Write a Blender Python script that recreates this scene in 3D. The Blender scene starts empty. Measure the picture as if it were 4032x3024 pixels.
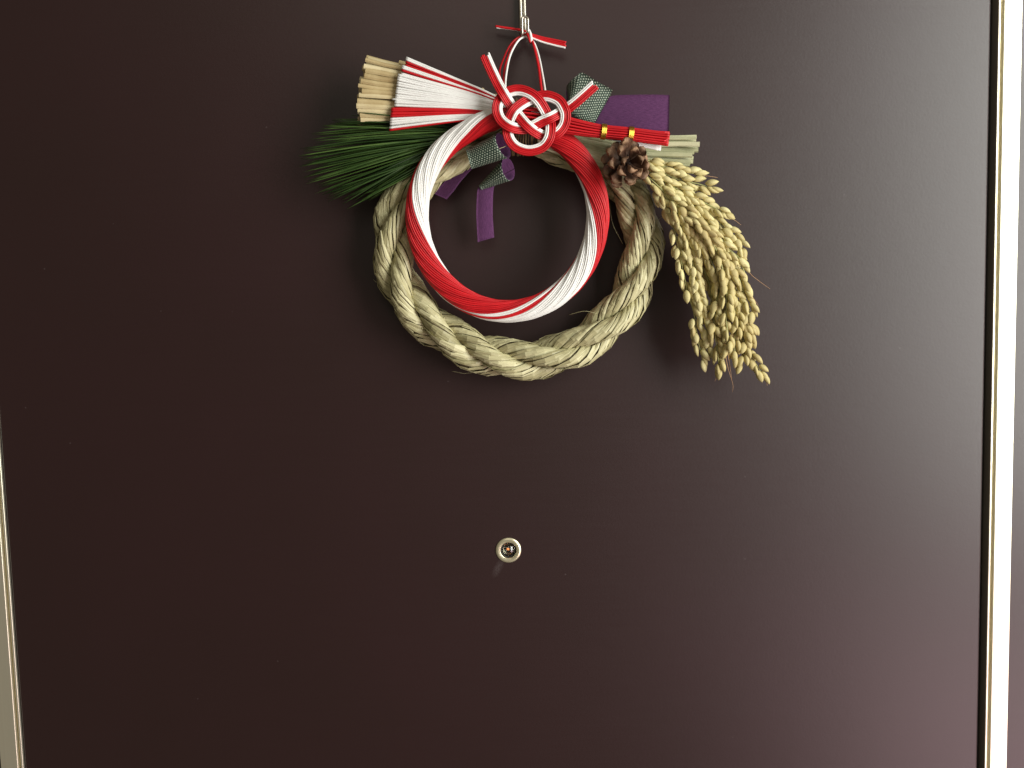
import bpy, math, random
import numpy as np
from mathutils import Vector, Matrix
random.seed(11); rng = np.random.default_rng(11)
scene = bpy.context.scene
C = scene.collection

# ------------------------------------------------------------------ camera
FOCAL = 3261.0                                   # in photograph pixels (4032 wide)
CAM = np.array([0.0, -0.78, 1.745])
down_c = np.array([1099.0, -42200.0, -3261.0]); down_c /= np.linalg.norm(down_c)
Zc = -down_c
Xc = np.array([42200.0, 1099.0, 0.0]); Xc /= np.linalg.norm(Xc)
Yc = np.cross(Zc, Xc)
R = np.array([Xc, Yc, Zc])                       # rows: world axes in camera space -> R @ v_cam = v_world
cd = bpy.data.cameras.new('camera'); cam = bpy.data.objects.new('camera', cd); C.objects.link(cam)
M = Matrix([[*R[i], CAM[i]] for i in range(3)] + [[0, 0, 0, 1]])
cam.matrix_world = M
cd.sensor_width = 36; cd.lens = 36 * FOCAL / 4032; cd.clip_start = 0.01; cd.clip_end = 50
scene.camera = cam

# ------------------------------------------------------------------ world and lamps
world = bpy.data.worlds.new('World'); scene.world = world; world.use_nodes = True
bg = world.node_tree.nodes['Background']
bg.inputs[0].default_value = (1.0, 0.88, 0.66, 1); bg.inputs[1].default_value = 0.14

def area(name, loc, target, sx, sy, power, col):
    l = bpy.data.lights.new(name, 'AREA'); l.shape = 'RECTANGLE'; l.size = sx; l.size_y = sy
    l.energy = power; l.color = col
    o = bpy.data.objects.new(name, l); C.objects.link(o); o.location = loc
    o.rotation_euler = (Vector(target) - Vector(loc)).to_track_quat('-Z', 'Y').to_euler()
    return o
area('window_light', (1.64, -1.28, 2.06), (0.10, 0, 1.80), 1.05, 1.9, 68, (0.98, 1.0, 0.94))
area('floor_bounce_fill', (1.45, -1.30, 0.50), (0.20, 0, 1.25), 1.1, 0.8, 14, (1.0, 0.72, 0.76))  # added rosy fill standing in for light bounced off the floor
area('added_front_fill', (-0.1, -1.9, 3.0), (0.0, 0, 1.8), 0.9, 0.9, 3.5, (1.0, 0.93, 0.80))  # weak general fill, added from above and in front
scene.view_settings.view_transform = 'Standard'; scene.view_settings.look = 'None'
scene.view_settings.exposure = 0; scene.view_settings.gamma = 1
scene.render.engine = 'CYCLES'

# ------------------------------------------------------------------ helpers
def P(x, y, d=0.0):
    """photo pixel -> world point that lies d metres in front of the door face (y = 0)"""
    v = R @ np.array([(x - 2016) / FOCAL, -(y - 1512) / FOCAL, -1.0])
    return CAM + v * ((-d - CAM[1]) / v[1])
MM = 0.001
def cr(pts, n):
    """Catmull-Rom through pts (any dimension), n samples even in chord length"""
    p = np.array(pts, float); p = np.vstack([2 * p[0] - p[1], p, 2 * p[-1] - p[-2]])
    out = []
    for i in range(1, len(p) - 2):
        t = np.linspace(0, 1, 24, endpoint=False)[:, None]
        a, b, c, d = p[i - 1], p[i], p[i + 1], p[i + 2]
        out.append(0.5 * ((2 * b) + (c - a) * t + (2 * a - 5 * b + 4 * c - d) * t ** 2 + (-a + 3 * b - 3 * c + d) * t ** 3))
    out.append(p[-2][None]); q = np.vstack(out)
    s = np.r_[0, np.cumsum(np.linalg.norm(np.diff(q[:, :2], axis=0), axis=1))]
    si = np.linspace(0, s[-1], n)
    return np.stack([np.interp(si, s, q[:, k]) for k in range(q.shape[1])], 1)
def to_world(q): return np.array([P(a[0], a[1], a[2]) for a in q])
def unit(v): return v / (np.linalg.norm(v, axis=-1, keepdims=True) + 1e-12)
def tangents(w): return unit(np.gradient(w, axis=0))
FRONT = np.array([0, -1.0, 0])

class MB:
    def __init__(s): s.v = []; s.f = []; s.n = 0; s.mi = []; s.uv = []
    def add(s, verts, faces, mi=0):
        verts = np.asarray(verts, float)
        s.v.append(verts); s.f += [tuple(int(i) + s.n for i in f) for f in faces]; s.mi += [mi] * len(faces); s.n += len(verts)
    def tube(s, w, rad, sides=6, flat=1.0, mi=0, caps=True, up=None):
        w = np.asarray(w, float); n = len(w); T = tangents(w)
        rad = np.broadcast_to(np.asarray(rad, float), (n,))
        A = unit(np.cross(T, FRONT if up is None else up)); B = np.cross(A, T)
        a = np.linspace(0, 2 * math.pi, sides, endpoint=False)
        ring = w[:, None] + rad[:, None, None] * (np.cos(a)[None, :, None] * A[:, None] + flat * np.sin(a)[None, :, None] * B[:, None])
        f = []
        for i in range(n - 1):
            for k in range(sides):
                k2 = (k + 1) % sides
                f.append((i * sides + k, i * sides + k2, (i + 1) * sides + k2, (i + 1) * sides + k))
        if caps: f.append(tuple(range(sides))[::-1]); f.append(tuple((n - 1) * sides + k for k in range(sides)))
        s.add(ring.reshape(-1, 3), f, mi); return s
    def box(s, x0, x1, y0, y1, z0, z1, mi=0):
        v = [(x, y, z) for x in (x0, x1) for y in (y0, y1) for z in (z0, z1)]
        s.add(v, [(0, 1, 3, 2), (4, 6, 7, 5), (0, 4, 5, 1), (2, 3, 7, 6), (0, 2, 6, 4), (1, 5, 7, 3)], mi); return s
    def build(s, name, mats, parent=None, smooth=True, origin=(0, 0, 0), uvs=None):
        me = bpy.data.meshes.new(name)
        v = np.vstack(s.v) - np.array(origin)
        me.from_pydata(v.tolist(), [], s.f)
        for m in (mats if isinstance(mats, (list, tuple)) else [mats]): me.materials.append(m)
        me.polygons.foreach_set('material_index', s.mi)
        me.polygons.foreach_set('use_smooth', [smooth] * len(me.polygons))
        if uvs is not None:
            lay = me.uv_layers.new(name='UVMap'); uvs = np.asarray(uvs, float)
            idx = np.zeros(len(me.loops), int); me.loops.foreach_get('vertex_index', idx)
            lay.data.foreach_set('uv', uvs[idx].ravel())
        me.update()
        return link(name, me, parent)
def link(name, me, parent=None, mw=None):
    o = bpy.data.objects.new(name, me); C.objects.link(o)
    if parent is not None: o.parent = parent
    if mw is not None: o.matrix_local = mw
    return o
def thing(name, label, cat, loc):
    o = bpy.data.objects.new(name, None); C.objects.link(o); o.location = Vector([float(a) for a in loc]); o.empty_display_size = .02
    o['label'] = label; o['category'] = cat; return o

# ------------------------------------------------------------------ materials
def mat(name, base, rough=.5, metal=0, spec=.5, **kw):
    m = bpy.data.materials.new(name); m.use_nodes = True; b = m.node_tree.nodes['Principled BSDF']
    b.inputs['Base Color'].default_value = (*base, 1); b.inputs['Roughness'].default_value = rough
    b.inputs['Metallic'].default_value = metal; b.inputs['Specular IOR Level'].default_value = spec
    for k, v in kw.items(): b.inputs[k.replace('_', ' ')].default_value = v
    return m, m.node_tree, b
def N(nt, t, **kw):
    n = nt.nodes.new(t)
    for k, v in kw.items():
        if k.startswith('i_'): n.inputs[k[2:].replace('_', ' ')].default_value = v
        else: setattr(n, k, v)
    return n
def ramp(nt, fac, stops):
    r = nt.nodes.new('ShaderNodeValToRGB'); e = r.color_ramp.elements
    while len(e) < len(stops): e.new(.5)
    for i, (p, c) in enumerate(stops): e[i].position = p; e[i].color = (*c, 1)
    nt.links.new(fac, r.inputs[0]); return r
def bump(nt, b, h, strength=.3, dist=.001):
    n = N(nt, 'ShaderNodeBump'); n.inputs['Strength'].default_value = strength; n.inputs['Distance'].default_value = dist
    nt.links.new(h, n.inputs['Height']); nt.links.new(n.outputs[0], b.inputs['Normal']); return n
def mapped(nt, scale, coord='Object'):
    tc = N(nt, 'ShaderNodeTexCoord'); mp = N(nt, 'ShaderNodeMapping'); mp.inputs['Scale'].default_value = scale
    nt.links.new(tc.outputs[coord], mp.inputs[0]); return mp.outputs[0]
def mixc(nt, fac, a, b, mode='MIX'):
    n = N(nt, 'ShaderNodeMix', data_type='RGBA', blend_type=mode)
    for s, v in ((n.inputs[0], fac), (n.inputs[6], a), (n.inputs[7], b)):
        if hasattr(v, 'links'): nt.links.new(v, s)
        else: s.default_value = v if not isinstance(v, tuple) else (*v, 1)
    return n.outputs[2]

# painted door: dark plum-brown satin paint over steel, fine horizontal grain, a few scuffs
def door_mat():
    m, nt, b = mat('plum_paint', (.026, .0135, .0135), .46, spec=.60)
    v = mapped(nt, (14, 14, 260)); n1 = N(nt, 'ShaderNodeTexNoise', i_Scale=1.0, i_Detail=5.0, i_Roughness=.6); nt.links.new(v, n1.inputs['Vector'])
    v2 = mapped(nt, (5, 5, 4)); n2 = N(nt, 'ShaderNodeTexNoise', i_Scale=1.0, i_Detail=4.0); nt.links.new(v2, n2.inputs['Vector'])
    c = ramp(nt, n2.outputs[0], [(.3, (.0200, .0070, .0068)), (.7, (.0235, .0076, .0084))])
    # tiny pale specks of dust
    v3 = mapped(nt, (1, 1, 1)); vo = N(nt, 'ShaderNodeTexVoronoi', i_Scale=75.0); nt.links.new(v3, vo.inputs['Vector'])
    d1 = N(nt, 'ShaderNodeMath', operation='LESS_THAN'); d1.inputs[1].default_value = .055; nt.links.new(vo.outputs['Distance'], d1.inputs[0])
    sp = N(nt, 'ShaderNodeSeparateColor'); nt.links.new(vo.outputs['Color'], sp.inputs[0])
    d2 = N(nt, 'ShaderNodeMath', operation='GREATER_THAN'); d2.inputs[1].default_value = .94; nt.links.new(sp.outputs[0], d2.inputs[0])
    d3 = N(nt, 'ShaderNodeMath', operation='MULTIPLY'); nt.links.new(d1.outputs[0], d3.inputs[0]); nt.links.new(d2.outputs[0], d3.inputs[1])
    d4 = N(nt, 'ShaderNodeMath', operation='MULTIPLY'); nt.links.new(d3.outputs[0], d4.inputs[0]); d4.inputs[1].default_value = .22
    col = mixc(nt, d4.outputs[0], c.outputs[0], (.16, .13, .13))
    # rubbed, dusty smear just under the viewer
    s0 = P(1962, 2236); tc = N(nt, 'ShaderNodeTexCoord'); mp = N(nt, 'ShaderNodeMapping', vector_type='TEXTURE')
    mp.inputs['Location'].default_value = (float(s0[0]), 0, float(s0[2])); mp.name = 'smear'; mp.inputs['Rotation'].default_value = (0, math.radians(28), 0); mp.inputs['Scale'].default_value = (.0045, 1, .012)
    nt.links.new(tc.outputs['Object'], mp.inputs[0])
    gr = N(nt, 'ShaderNodeTexGradient', gradient_type='SPHERICAL'); nt.links.new(mp.outputs[0], gr.inputs[0])
    nn = N(nt, 'ShaderNodeTexNoise', i_Scale=330.0, i_Detail=6.0, i_Roughness=.7, i_Distortion=1.5); nt.links.new(tc.outputs['Object'], nn.inputs['Vector'])
    nr = ramp(nt, nn.outputs[0], [(.38, (.12,) * 3), (.66, (1,) * 3)])
    g2 = N(nt, 'ShaderNodeMath', operation='MULTIPLY'); nt.links.new(gr.outputs['Fac'], g2.inputs[0]); nt.links.new(nr.outputs[0], g2.inputs[1])
    g3 = N(nt, 'ShaderNodeMath', operation='MULTIPLY'); nt.links.new(g2.outputs[0], g3.inputs[0]); g3.inputs[1].default_value = .30
    col = mixc(nt, g3.outputs[0], col, (.20, .17, .17))
    nt.links.new(col, b.inputs['Base Color'])
    rr = ramp(nt, n1.outputs[0], [(.25, (.385,) * 3), (.75, (.405,) * 3)]); nt.links.new(rr.outputs[0], b.inputs['Roughness'])
    v5 = mapped(nt, (420, 420, 420)); n5 = N(nt, 'ShaderNodeTexNoise', i_Scale=1.0, i_Detail=3.0); nt.links.new(v5, n5.inputs['Vector'])
    v6 = mapped(nt, (60, 60, 90)); n6 = N(nt, 'ShaderNodeTexNoise', i_Scale=1.0, i_Detail=3.0); nt.links.new(v6, n6.inputs['Vector'])
    ad = N(nt, 'ShaderNodeMath', operation='ADD'); nt.links.new(n5.outputs[0], ad.inputs[0]); nt.links.new(n6.outputs[0], ad.inputs[1])
    ae = N(nt, 'ShaderNodeMath', operation='MULTIPLY_ADD'); nt.links.new(n1.outputs[0], ae.inputs[0]); ae.inputs[1].default_value = .08; nt.links.new(ad.outputs[0], ae.inputs[2])
    bump(nt, b, ae.outputs[0], .12, .0004)
    return m
M_door = door_mat()
def metal(name, base, rough, streak=(300, 300, 3), lo=.85, bs=.15, mt=1.0):
    m, nt, b = mat(name, base, rough, metal=mt)
    v = mapped(nt, streak); n1 = N(nt, 'ShaderNodeTexNoise', i_Scale=1.0, i_Detail=4.0); nt.links.new(v, n1.inputs['Vector'])
    r = ramp(nt, n1.outputs[0], [(.2, tuple(a * lo for a in base)), (.8, base)]); nt.links.new(r.outputs[0], b.inputs['Base Color'])
    bump(nt, b, n1.outputs[0], bs, .0002); return m
M_frame = metal('champagne_aluminium', (.88, .83, .67), .36, streak=(900, 900, 4), lo=.93, bs=.08, mt=.82)
M_steel = metal('steel_wire', (.60, .56, .48), .30, (200, 200, 200))
M_brass = metal('pale_brass', (.92, .85, .60), .30, (900, 900, 900), bs=.3, mt=.8)
M_gold = metal('gold_wire', (.95, .62, .10), .28, (900, 900, 900))
M_rubber = mat('black_rubber', (.012, .011, .010), .6)[0]

def cord_mat(name, c0, c1, rough):
    m, nt, b = mat(name, c0, rough, spec=.4)
    oi = N(nt, 'ShaderNodeObjectInfo'); v = mapped(nt, (140, 140, 140))
    n1 = N(nt, 'ShaderNodeTexNoise', i_Scale=1.0, i_Detail=3.0); nt.links.new(v, n1.inputs['Vector'])
    md = N(nt, 'ShaderNodeMath', operation='ADD'); nt.links.new(oi.outputs['Random'], md.inputs[0]); nt.links.new(n1.outputs[0], md.inputs[1])
    m2 = N(nt, 'ShaderNodeMath', operation='MULTIPLY'); m2.inputs[1].default_value = .5; nt.links.new(md.outputs[0], m2.inputs[0])
    r = ramp(nt, m2.outputs[0], [(.2, c0), (.8, c1)]); nt.links.new(r.outputs[0], b.inputs['Base Color'])
    n2 = N(nt, 'ShaderNodeTexNoise', i_Scale=12.0, i_Detail=2.0); nt.links.new(v, n2.inputs['Vector'])
    bump(nt, b, n2.outputs[0], .3, .0002); return m
M_red = cord_mat('red_paper_cord', (.46, .006, .011), (.62, .011, .017), .42)
M_white = cord_mat('white_paper_cord', (.80, .79, .76), (.88, .87, .85), .5)

def straw_mat(name, stops, rough=.5, scale=(60, 60, 60), sp=.35):
    m, nt, b = mat(name, stops[0][1], rough, spec=sp)
    oi = N(nt, 'ShaderNodeObjectInfo'); v = mapped(nt, scale)
    n1 = N(nt, 'ShaderNodeTexNoise', i_Scale=1.0, i_Detail=5.0, i_Roughness=.65); nt.links.new(v, n1.inputs['Vector'])
    a = N(nt, 'ShaderNodeMath', operation='MULTIPLY_ADD'); nt.links.new(oi.outputs['Random'], a.inputs[0]); a.inputs[1].default_value = .55
    s = N(nt, 'ShaderNodeMath', operation='MULTIPLY'); nt.links.new(n1.outputs[0], s.inputs[0]); s.inputs[1].default_value = .6
    nt.links.new(s.outputs[0], a.inputs[2])
    r = ramp(nt, a.outputs[0], stops); nt.links.new(r.outputs[0], b.inputs['Base Color'])
    n2 = N(nt, 'ShaderNodeTexNoise', i_Scale=9.0, i_Detail=3.0); nt.links.new(v, n2.inputs['Vector'])
    bump(nt, b, n2.outputs[0], .35, .0003); return m
M_straw = straw_mat('rope_straw', [(.15, (.25, .225, .11)), (.5, (.45, .41, .225)), (.85, (.62, .58, .35))], .42)
M_core = straw_mat('gap_shade_straw', [(.2, (.11, .085, .04)), (.8, (.19, .15, .08))], .7)  # strand core, darkened to paint shade into the gaps between straws
M_stalk = straw_mat('dry_stalk', [(.15, (.26, .17, .07)), (.5, (.50, .39, .20)), (.85, (.66, .56, .34))], .5)
M_green_stalk = straw_mat('pale_green_stalk', [(.15, (.27, .27, .15)), (.5, (.42, .42, .25)), (.85, (.54, .52, .34))], .5)
M_grain = straw_mat('rice_husk', [(.15, (.36, .25, .10)), (.36, (.53, .45, .20)), (.85, (.66, .59, .30))], .55, (3, 10, 10))
M_rachis = straw_mat('rice_stem', [(.2, (.30, .32, .12)), (.8, (.45, .45, .20))], .5)
M_awn = mat('awn', (.42, .24, .12), .6)[0]
M_needle = straw_mat('pine_needle', [(.15, (.007, .020, .003)), (.55, (.024, .060, .009)), (.9, (.09, .16, .035))], .38, (40, 40, 40), .5)
M_twig = straw_mat('binding_straw', [(.2, (.08, .05, .02)), (.8, (.22, .15, .07))], .6)

def cone_mat():
    m, nt, b = mat('cone_scale', (.1, .05, .03), .6, spec=.3)
    tc = N(nt, 'ShaderNodeTexCoord'); sx = N(nt, 'ShaderNodeSeparateXYZ'); nt.links.new(tc.outputs['Object'], sx.inputs[0])
    n1 = N(nt, 'ShaderNodeTexNoise', i_Scale=4.0, i_Detail=5.0); nt.links.new(tc.outputs['Object'], n1.inputs['Vector'])
    oi = N(nt, 'ShaderNodeObjectInfo')
    a = N(nt, 'ShaderNodeMath', operation='MULTIPLY_ADD'); nt.links.new(n1.outputs[0], a.inputs[0]); a.inputs[1].default_value = .5; nt.links.new(sx.outputs[0], a.inputs[2])
    r = ramp(nt, a.outputs[0], [(.25, (.026, .013, .008)), (.60, (.070, .035, .020)), (.86, (.27, .16, .09))])
    r2 = r.color_ramp.elements.new(.74); r2.color = (.13, .066, .038, 1)
    mp = N(nt, 'ShaderNodeMapRange'); mp.inputs[1].default_value = 0; mp.inputs[2].default_value = 1.45; nt.links.new(a.outputs[0], mp.inputs[0])
    nt.links.new(mp.outputs[0], r.inputs[0])
    hv = N(nt, 'ShaderNodeHueSaturation'); nt.links.new(r.outputs[0], hv.inputs['Color'])
    mr = N(nt, 'ShaderNodeMapRange'); mr.inputs[3].default_value = .7; mr.inputs[4].default_value = 1.35; nt.links.new(oi.outputs['Random'], mr.inputs[0]); nt.links.new(mr.outputs[0], hv.inputs['Value'])
    nt.links.new(hv.outputs[0], b.inputs['Base Color'])
    n2 = N(nt, 'ShaderNodeTexNoise', i_Scale=9.0, i_Detail=4.0); nt.links.new(tc.outputs['Object'], n2.inputs['Vector'])
    bump(nt, b, n2.outputs[0], .5, .001); return m
M_cone = cone_mat()

def dotted_mat():
    m, nt, b = mat('green_dotted_cloth', (.03, .045, .035), .7, spec=.25)
    tc = N(nt, 'ShaderNodeTexCoord'); mp = N(nt, 'ShaderNodeMapping'); nt.links.new(tc.outputs['UV'], mp.inputs[0]); mp.inputs['Rotation'].default_value = (0, 0, .5)
    nz = N(nt, 'ShaderNodeTexNoise', i_Scale=.9); nt.links.new(mp.outputs[0], nz.inputs['Vector'])
    va = N(nt, 'ShaderNodeVectorMath', operation='MULTIPLY_ADD'); nt.links.new(nz.outputs['Color'], va.inputs[0]); va.inputs[1].default_value = (.5, .5, 0); nt.links.new(mp.outputs[0], va.inputs[2])
    sx = N(nt, 'ShaderNodeSeparateXYZ'); nt.links.new(va.outputs[0], sx.inputs[0])
    def mth(op, a_, b_=None):
        n = N(nt, 'ShaderNodeMath', operation=op)
        for s_, v_ in zip(n.inputs, (a_, b_)):
            if v_ is None: continue
            if hasattr(v_, 'links'): nt.links.new(v_, s_)
            else: s_.default_value = v_
        return n.outputs[0]
    row = mth('FLOOR', sx.outputs[1]); sh = mth('MULTIPLY', mth('MODULO', row, 2.0), .5)
    fx = mth('SUBTRACT', mth('FRACT', mth('ADD', sx.outputs[0], sh)), .5); fy = mth('SUBTRACT', mth('FRACT', sx.outputs[1]), .5)
    dist = mth('SQRT', mth('ADD', mth('MULTIPLY', fx, fx), mth('MULTIPLY', fy, fy)))
    class _o: pass
    vo = _o(); vo.outputs = {'Distance': dist}
    r = ramp(nt, dist, [(.20, (.42, .48, .38)), (.32, (.030, .052, .038))])
    n1 = N(nt, 'ShaderNodeTexNoise', i_Scale=2.5); nt.links.new(mp.outputs[0], n1.inputs['Vector'])
    c = mixc(nt, n1.outputs[0], (.6, .6, .6), (1.15, 1.15, 1.15)); c2 = mixc(nt, 1.0, r.outputs[0], c, 'MULTIPLY')
    nt.links.new(c2, b.inputs['Base Color'])
    iv = N(nt, 'ShaderNodeMath', operation='SUBTRACT'); iv.inputs[0].default_value = 1; nt.links.new(vo.outputs['Distance'], iv.inputs[1])
    bump(nt, b, iv.outputs[0], .5, .0006); return m
M_dots = dotted_mat()
def velvet():
    m, nt, b = mat('purple_cloth', (.10, .03, .13), .85, spec=.15, Sheen_Weight=.35, Sheen_Roughness=.5, Sheen_Tint=(.7, .4, .8, 1))
    tc = N(nt, 'ShaderNodeTexCoord'); mp = N(nt, 'ShaderNodeMapping'); nt.links.new(tc.outputs['UV'], mp.inputs[0])
    mp.inputs['Rotation'].default_value = (0, 0, -.5); mp.inputs['Scale'].default_value = (.35, 2.6, 1)
    n1 = N(nt, 'ShaderNodeTexNoise', i_Scale=1.6, i_Detail=5.0, i_Roughness=.7); nt.links.new(mp.outputs[0], n1.inputs['Vector'])
    r = ramp(nt, n1.outputs[0], [(.32, (.050, .015, .052)), (.68, (.125, .043, .120))]); nt.links.new(r.outputs[0], b.inputs['Base Color'])
    bump(nt, b, n1.outputs[0], .5, .0005); return m
M_purple = velvet()

# ------------------------------------------------------------------ door, frame, wall
xl = (P(100, 3024)[0] + P(16, 1900)[0] + P(64, 2600)[0]) / 3; xr = (P(3848, 3024)[0] + P(3880, 1400)[0] + P(3900, 0)[0]) / 3
TOP = 2.12
door = thing('front_door', 'dark plum brown painted metal door with a round peephole, wreath hanging on it', 'door', ((xl + xr) / 2, 0, 0))
def rel(o): return tuple(o.location)
hole = (float(P(2002, 2167)[0]), float(P(2002, 2167)[2]))
def rounded_leaf(x0, x1, z0, z1, d, t, r):
    mb = MB()
    prof = [(0, t), (0, r * 1.0), (r * .3, r * .3), (r, 0)]
    loops = []
    for ins, dep in prof:
        loops.append([(x0 + ins, dep - d, z0 + ins), (x1 - ins, dep - d, z0 + ins), (x1 - ins, dep - d, z1 - ins), (x0 + ins, dep - d, z1 - ins)])
    v = np.array(loops).reshape(-1, 3); f = [(3, 2, 1, 0)]
    for i in range(len(prof) - 1):
        for k in range(4):
            k2 = (k + 1) % 4; f.append((i * 4 + k, i * 4 + k2, (i + 1) * 4 + k2, (i + 1) * 4 + k))
    mb.add(v, f)
    hx, hz = hole; X0, X1, Z0, Z1 = x0 + r, x1 - r, z0 + r, z1 - r
    an = sorted(list(np.linspace(0, 2 * math.pi, 48, endpoint=False)) + [math.atan2(cz - hz, cx - hx) % (2 * math.pi) for cx in (X0, X1) for cz in (Z0, Z1)])
    ci, co, cb = [], [], []
    for a in an:
        c_, s_ = math.cos(a), math.sin(a)
        k = min([(X1 - hx) / c_ if c_ > 1e-9 else 1e9, (X0 - hx) / c_ if c_ < -1e-9 else 1e9, (Z1 - hz) / s_ if s_ > 1e-9 else 1e9, (Z0 - hz) / s_ if s_ < -1e-9 else 1e9])
        ci.append((hx + .0080 * c_, -d, hz + .0080 * s_)); co.append((hx + k * c_, -d, hz + k * s_)); cb.append((hx + .0080 * c_, -d + t, hz + .0080 * s_))
    n = len(an)
    mb.add(ci + co + cb, [(i, n + i, n + (i + 1) % n, (i + 1) % n) for i in range(n)] + [((i + 1) % n, 2 * n + (i + 1) % n, 2 * n + i, i) for i in range(n)])
    return mb
M_door.node_tree.nodes['smear'].inputs['Location'].default_value[0] -= door.location.x
rounded_leaf(xl, xr, 0.01, TOP, 0, .04, .0015).build('door_leaf', M_door, door, smooth=False, origin=rel(door))

frame = thing('door_frame', 'narrow champagne coloured metal frame around the dark door', 'door frame', ((xl + xr) / 2, 0, 0))
def jamb(side, gap, prof, x0):
    pts = [(x0 + side * (gap + a), -d) for a, d in prof]
    n = len(pts); v = [(x, y, z) for z in (0, TOP + .006) for x, y in pts]
    f = [(i, i + 1, n + i + 1, n + i) for i in range(n - 1)]
    mb = MB(); mb.add(v, f); return mb
def arcp(cx, cd, r, a0, a1, n=5):
    return [(cx + r * math.cos(math.radians(a0 + (a1 - a0) * i / n)), cd + r * math.sin(math.radians(a0 + (a1 - a0) * i / n))) for i in range(n + 1)]
W_F = .0158
prof = [(0, -.045), (0, .0004)] + arcp(.0007, .0005, .0007, 180, 90) + [(.0015, .0012)] + arcp(.0015, .0006, .0006, 90, 0) + [(.0022, -.0034), (.0043, -.0034), (.0044, .0012)] + arcp(.0052, .0014, .0008, 180, 90) + [(.0050 + W_F, .0022), (.0053 + W_F, .0019), (.0056 + W_F, -.012)]
jamb(+1, .0064, prof, xr).build('jamb', M_frame, frame, smooth=False, origin=rel(frame))
jamb(-1, .0010, prof, xl).build('jamb', M_frame, frame, smooth=False, origin=rel(frame))
MB().box(xl - .001 - .0056 - W_F, xr + .0064 + .0056 + W_F, -.0024, .045, TOP + .006, TOP + .030).build('header', M_frame, frame, smooth=False, origin=rel(frame))
MB().box(xr + .0008, xr + .0060, .009, .030, 0, TOP).build('gasket', M_rubber, frame, smooth=False, origin=rel(frame))
xo_r = xr + .0064 + .0056 + W_F; xo_l = xl - .0010 - .0056 - W_F
for x0, x1 in ((xo_r + .0002, xo_r + .6), (xo_l - .6, xo_l - .0002)):
    w = MB().box(x0, x1, .0015, .10, 0, 2.6).build('wall', M_door, None, smooth=False); w['kind'] = 'structure'
w = MB().box(xo_l - .0002, xo_r + .0002, .0015, .10, TOP + .0302, 2.6).build('wall', M_door, None, smooth=False); w['kind'] = 'structure'

# peephole
def lathe(prof, c, n=48, mi=0, mb=None):
    mb = mb or MB(); a = np.linspace(0, 2 * math.pi, n, endpoint=False); m = len(prof); v = []
    for r, d in prof: v += [(c[0] + r * math.cos(t), c[1] - d, c[2] + r * math.sin(t)) for t in a]
    f = [(i * n + k, (i + 1) * n + k, (i + 1) * n + (k + 1) % n, i * n + (k + 1) % n) for i in range(m - 1) for k in range(n)]
    mb.add(v, f, mi); return mb
pc = P(2002, 2167, .001); pc = np.array([pc[0], 0, pc[2]])
mm = MM
O = rel(door)
ph = lathe([(.0076, -.012), (.0076, .0010), (.0079, .0016), (.0086, .0019), (.0087, .0018), (.0090, .0024), (.0118, .0009), (.0121, .0006), (.0122, .0003), (.0122, -.0001)], pc).build('peephole', M_brass, door, origin=O)
ph['label'] = 'round brass door viewer with a glass lens'
lathe([(.0061, -.012), (.0061, -.0006), (.0064, .0002), (.0071, .0002), (.00765, -.0006)], pc).build('inner_ring', M_rubber, ph, origin=O)
lathe([(.0061, -.0015), (.0058, -.0022), (.0045, -.0042), (.0032, -.0046), (.0030, -.0062), (.0001, -.0062)], pc, 32).build('barrel', mat('barrel_metal', (.16, .16, .12), .35, metal=1)[0], ph, origin=O)
M_glass = mat('lens_glass', (1, 1, 1), .02, Transmission_Weight=1.0, IOR=1.52)[0]
lathe([(.0001, .0026), (.0020, .0023), (.0040, .0014), (.0054, .0002), (.0060, -.0010), (.0054, -.0002), (.0040, .0010), (.0020, .0019), (.0001, .0022)], pc, 40).build('lens', M_glass, ph, origin=O)
me_, nt_, b_ = mat('room_glow', (.9, .3, .1), .5); b_.inputs['Emission Color'].default_value = (1, .28, .08, 1); b_.inputs['Emission Strength'].default_value = 1.1
g = pc + np.array([-.0005, 0, .0006])
lathe([(.0001, -.0004), (.0009, -.0006), (.0012, -.0012)], g, 20).build('room_light_disc', me_, ph, origin=O)  # emissive disc standing in for room light seen through the lens

# ------------------------------------------------------------------ hook
hk0 = P(2062, 60, .012)
hook = thing('metal_hook', 'shiny steel wire hook over the door holding the wreath', 'hook', (hk0[0], 0, TOP + .001))
zt = TOP + .0025
def hook_side(sx):
    # front tip loop is closed; both legs run up behind and over the door top
    a = []
    xa = 2058 + sx * 7.6; xt = 2067 + sx * 11.5
    a += [(2067 + sx * 2, 66, .0175), (xt - sx * 3, 69, .0175), (xt, 78, .0177), (xt, 118, .0175), (xt - sx, 136, .0155), (xt - 2 * sx, 143, .0115), (xa + 2, 137, .0075), (xa + 1, 120, .0055), (xa, 60, .0042), (xa - 2, 0, .0036)]
    return to_world(cr(a, 60))
l, r_ = hook_side(-1), hook_side(1)
def over(p): return np.array([[p[0], -.0032, zt - .02], [p[0], -.0032, zt - .004], [p[0], -.001, zt], [p[0], .010, zt + .0003], [p[0], .038, zt + .0003], [p[0], .0425, zt - .003], [p[0], .0425, zt - .03]])
path = np.vstack([over(l[-1])[::-1], l[::-1], r_, over(r_[-1])])
hr = np.where(path[:, 1] < -.0165, .00115, .00165); hr = np.convolve(np.pad(hr, 6, mode='edge'), np.ones(13) / 13, 'valid')
MB().tube(path, hr, 10).build('wire', M_steel, hook, origin=rel(hook))

# ------------------------------------------------------------------ wreath
wo = P(2060, 460, 0)
wreath = thing('new_year_wreath', 'twisted straw wreath with red and white cord ring, pine needles, pine cone and rice ears', 'wreath', wo)
WO = tuple(float(a) for a in wo)
def part(name, label=None):
    o = bpy.data.objects.new(name, None); C.objects.link(o); o.parent = wreath; o.empty_display_size = .01
    if label: o['label'] = label
    return o

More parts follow.
